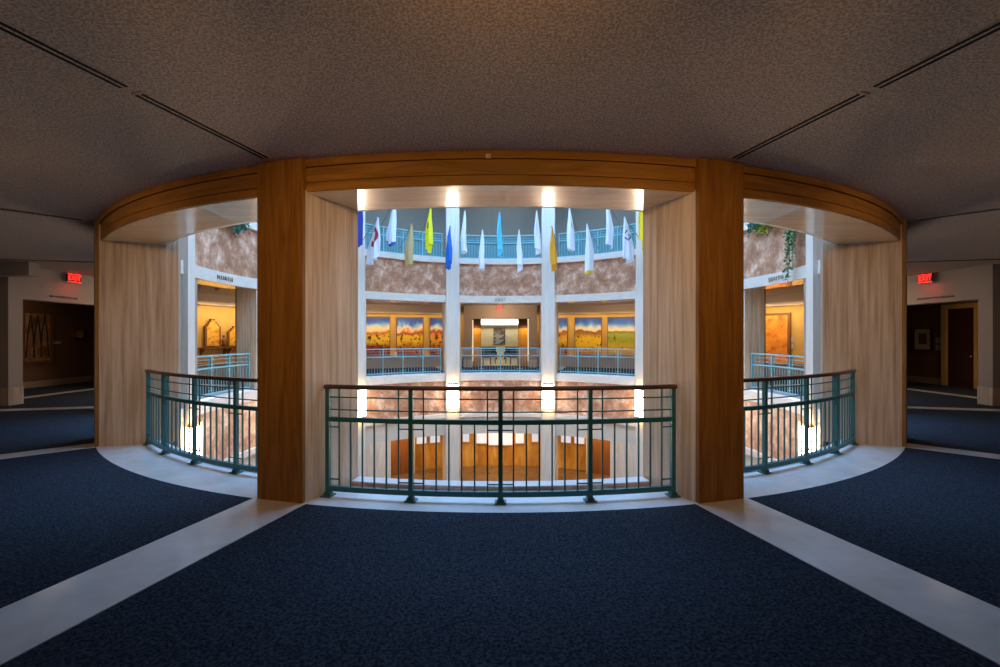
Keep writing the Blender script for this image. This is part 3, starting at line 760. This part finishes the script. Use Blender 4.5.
dk = MB(); dk.tube([(.16, -.05, .30), (.16, -.06, .30)], .17, 20); obj('painted_disc', dk, 'darkwood', t, world=False)
obj('painted_arches', arch, 'black', t, world=False)
t = wallitem(mN, 2.62, 1.38, PI/2, 'wall_placard', 'tiny placard right of the dark abstract painting', 'placard'); obj('plate', MB().box(-.13, .13, -.02, 0, 0, .09), 'greyfascia', t, world=False)
t = wallitem(mN, 3.35, 1.60, PI/2, 'small_gold_picture', 'small yellowish picture on brown wall near the left pier edge', 'picture'); framed(t, .30, .26, 'goldwall', 'gold', .03)
t = wallitem(mS, -3.34, 1.18, -PI/2, 'framed_print', 'cream matted framed print beyond the right portal', 'picture')
framed(t, .62, .72, 'cream', 'black', .04); ins = MB().box(-.15, .15, -.055, -.05, .18, .56); obj('print', ins, 'brownwall', t, world=False)
for z, lb in ((1.40, 'upper placard beside the framed print'), (1.15, 'lower placard beside the framed print')):
    t = wallitem(mS, -2.76, z, -PI/2, 'wall_placard', lb, 'placard', 'placards beside the framed print'); obj('plate', MB().box(-.14, .14, -.02, 0, 0, .2), 'greyfascia', t, world=False)
d = MB().box(-.42, .42, -.06, 0, 0, 2.3); 
for z0, z1 in ((.15, 1.0), (1.15, 2.15)):
    for x0, x1 in ((-.36, -.03), (.03, .36)): d.box(x0, x1, -.075, -.06, z0, z1)
dd = struct('door_3', MB().add([mS @ Vector((v[0]-2.02, 14.9+v[1], v[2]*1.1)) for v in d.v], d.f), plain('maroon_door', (.055, .018, .012), .4))
obj('door_handle', MB().ball(mS @ Vector((-1.68, 14.8, 1.0)), .03, .03, .03), 'gold', dd)
fr = MB()
for x0, x1, z0, z1 in ((-2.62, -2.46, 0, 2.68), (-1.58, -1.46, 0, 2.68), (-2.46, -1.58, 2.54, 2.68)): fr.box(x0, x1, 14.78, 14.9, z0, z1, mS)
struct('trim_4', fr, 'goldwall')

# ---------------------------------------------------------------- east room contents
t = thing('poster', 'grey and rust abstract poster on cream wall of the east room', 'poster', (-.08, 30.99, 1.08), 0)
pmx = blotch('poster_paint', (.01, .015, .02), (.10, .095, .09), (.45, .43, .38), 5)
obj('sheet', MB().box(-.41, .41, -.03, 0, 0, 1.15), pmx, t, world=False)
bars = MB()
for q in range(9): bars.box(-.36+.07*(q % 3), -.02+.11*(q % 4), -.036, -.03, .06+.085*q, .10+.085*q)
obj('white_strokes', bars, 'white', t, world=False)
obj('rust_figure', MB().ball((0, -.035, .86), .15, .01, .11), plain('rust_print', (.30, .10, .05), .6), t, world=False)
for x0, z0 in ((.46, 1.62), (.44, 1.36)):
    p = obj('wall_placard', MB().box(x0, x0+.22, 30.96, 30.99, z0, z0+.17), 'white')
    tag(p, ('upper' if z0 > 1.5 else 'lower')+' white placard right of the poster in the east room', 'placard', 'placards beside the poster')
t = thing('cove_light', 'bright white strip light along the top of the east room wall', 'ceiling light', (0, 30.72, 2.44))
obj('diffuser', MB().box(-1.9, 1.9, -.06, 0, .06, .44), plain('cove_glow', (.9, .9, .9), .5, emit=(1, .98, .95), es=1.1), t, world=False)
obj('housing', MB().box(-1.92, 1.92, 0, .2, -.02, .5), 'white', t, world=False)
for s in (-1, 1):
    t = thing('sofa', 'navy backed low sofa at the %s side of the east room' % ('left' if s < 0 else 'right'), 'sofa', (s*.82, 29.6, 0), 0, 'low sofas in the east room')
    obj('backrest', MB().box(-.52, .52, .2, .36, .42, .98), 'navy', t, world=False, bevel=.03)
    obj('seat', MB().box(-.52, .52, -.36, .2, .30, .46), 'navy', t, world=False, bevel=.03)
    for q in (-1, 1):
        obj('armrest', MB().box(q*.52-.07, q*.52+.07, -.36, .34, .16, .66), 'black', t, world=False, bevel=.02)
        for y in (-.3, .3): obj('leg', MB().box(q*.46-.03, q*.46+.03, y-.03, y+.03, 0, .3), 'darkwood', t, world=False)
t = thing('low_table', 'small grey table in the middle of the east room', 'table', (0, 27.4, 0))
obj('tabletop', MB().box(-.36, .36, -.3, .3, .42, .47), 'greywall', t, world=False)
for x in (-.3, .3):
    for y in (-.25, .25): obj('leg', MB().box(x-.025, x+.025, y-.025, y+.025, 0, .42), 'greywall', t, world=False)
for s in (-1, 1):
    t = thing('wooden_chair', 'brown wooden chair nearer the portal at %s of the low table' % ('left' if s < 0 else 'right'), 'chair', (s*.80, 26.2, 0), PI if s else 0, 'wooden chairs in the east room')
    obj('seat', MB().box(-.25, .25, -.25, .25, .40, .45), 'darkwood', t, world=False)
    bk = MB().box(-.25, .25, .2, .25, .80, .90)
    for x in (-.2, -.07, .07, .2): bk.box(x-.02, x+.02, .21, .24, .45, .8)
    obj('backrest', bk, 'darkwood', t, world=False)
    for x in (-.22, .22):
        for y in (-.22, .22): obj('leg', MB().box(x-.022, x+.022, y-.022, y+.022, 0, .4), 'darkwood', t, world=False)
for s in (-1, 1):   # glowing strips painting the pale edge highlights of the portal
    t = obj('jamb_highlight', MB().box(s*1.50-.022, s*1.50+.022, 24.3, 24.34, .3, 2.55), plain('jamb_glow', (.8, .7, .5), .5, emit=(1, .8, .55), es=.75))
    tag(t, 'thin pale vertical painted highlight at the %s edge of the east portal' % ('left' if s < 0 else 'right'), 'edge highlight', 'painted highlights at the portal jambs')

# ---------------------------------------------------------------- ground floor panels and painted wall reflections
wm = plain('reflection_glow', (.6, .7, .85), .2, emit=(.66, .78, 1), es=.42)  # glowing panes painting the reflections on the polished golden wall
for s in (1, -1):
    struct('ground_wall_niche', MB().ring(10.7, 10.95, -5.1, -2.66, *sorted((s*146, s*155.2))), 'darkwood')
    struct('ground_wall_niche', MB().ring(10.5, 10.95, -5.1, -2.66, *sorted((s*155.2, s*156.4))), 'panel')
m = R4(0)
k = 1
for x0, x1, z0, z1 in ((-.62, .62, -4.0, -2.98), (-1.25, -.72, -3.9, -2.95), (.78, 1.22, -3.9, -2.95), (-1.95, -1.62, -3.8, -3.15), (1.62, 1.95, -3.8, -3.15)):
    yb = math.sqrt(11.0**2-max(abs(x0), abs(x1))**2)-.06
    f = struct('window_%d' % k, MB().box(x0, x1, yb, yb+.05, z0, z1, m), wm)
    fr = MB()
    for a_, b_, c_, d_ in ((x0-.05, x1+.05, z1, z1+.05), (x0-.05, x1+.05, z0-.05, z0), (x0-.05, x0, z0, z1), (x1, x1+.05, z0, z1)): fr.box(a_, b_, yb-.02, yb+.06, c_, d_, m)
    obj('window_frame', fr, 'wood', f); k += 1
for a in (158.6, 162.2, -158.6, -162.2):
    mm = Matrix.Translation(P(10.93, a)) @ Matrix.Rotation(math.radians(180-a), 4, 'Z')
    f = struct('window_%d' % k, MB().box(-.25, .25, -.03, 0, -3.75, -3.25, mm), wm); k += 1
    fr = MB()
    for a_, b_, c_, d_ in ((-.29, .29, -3.25, -3.21), (-.29, .29, -3.79, -3.75), (-.29, -.25, -3.75, -3.25), (.25, .29, -3.75, -3.25)): fr.box(a_, b_, -.05, 0, c_, d_, mm)
    obj('window_frame', fr, 'wood', f)
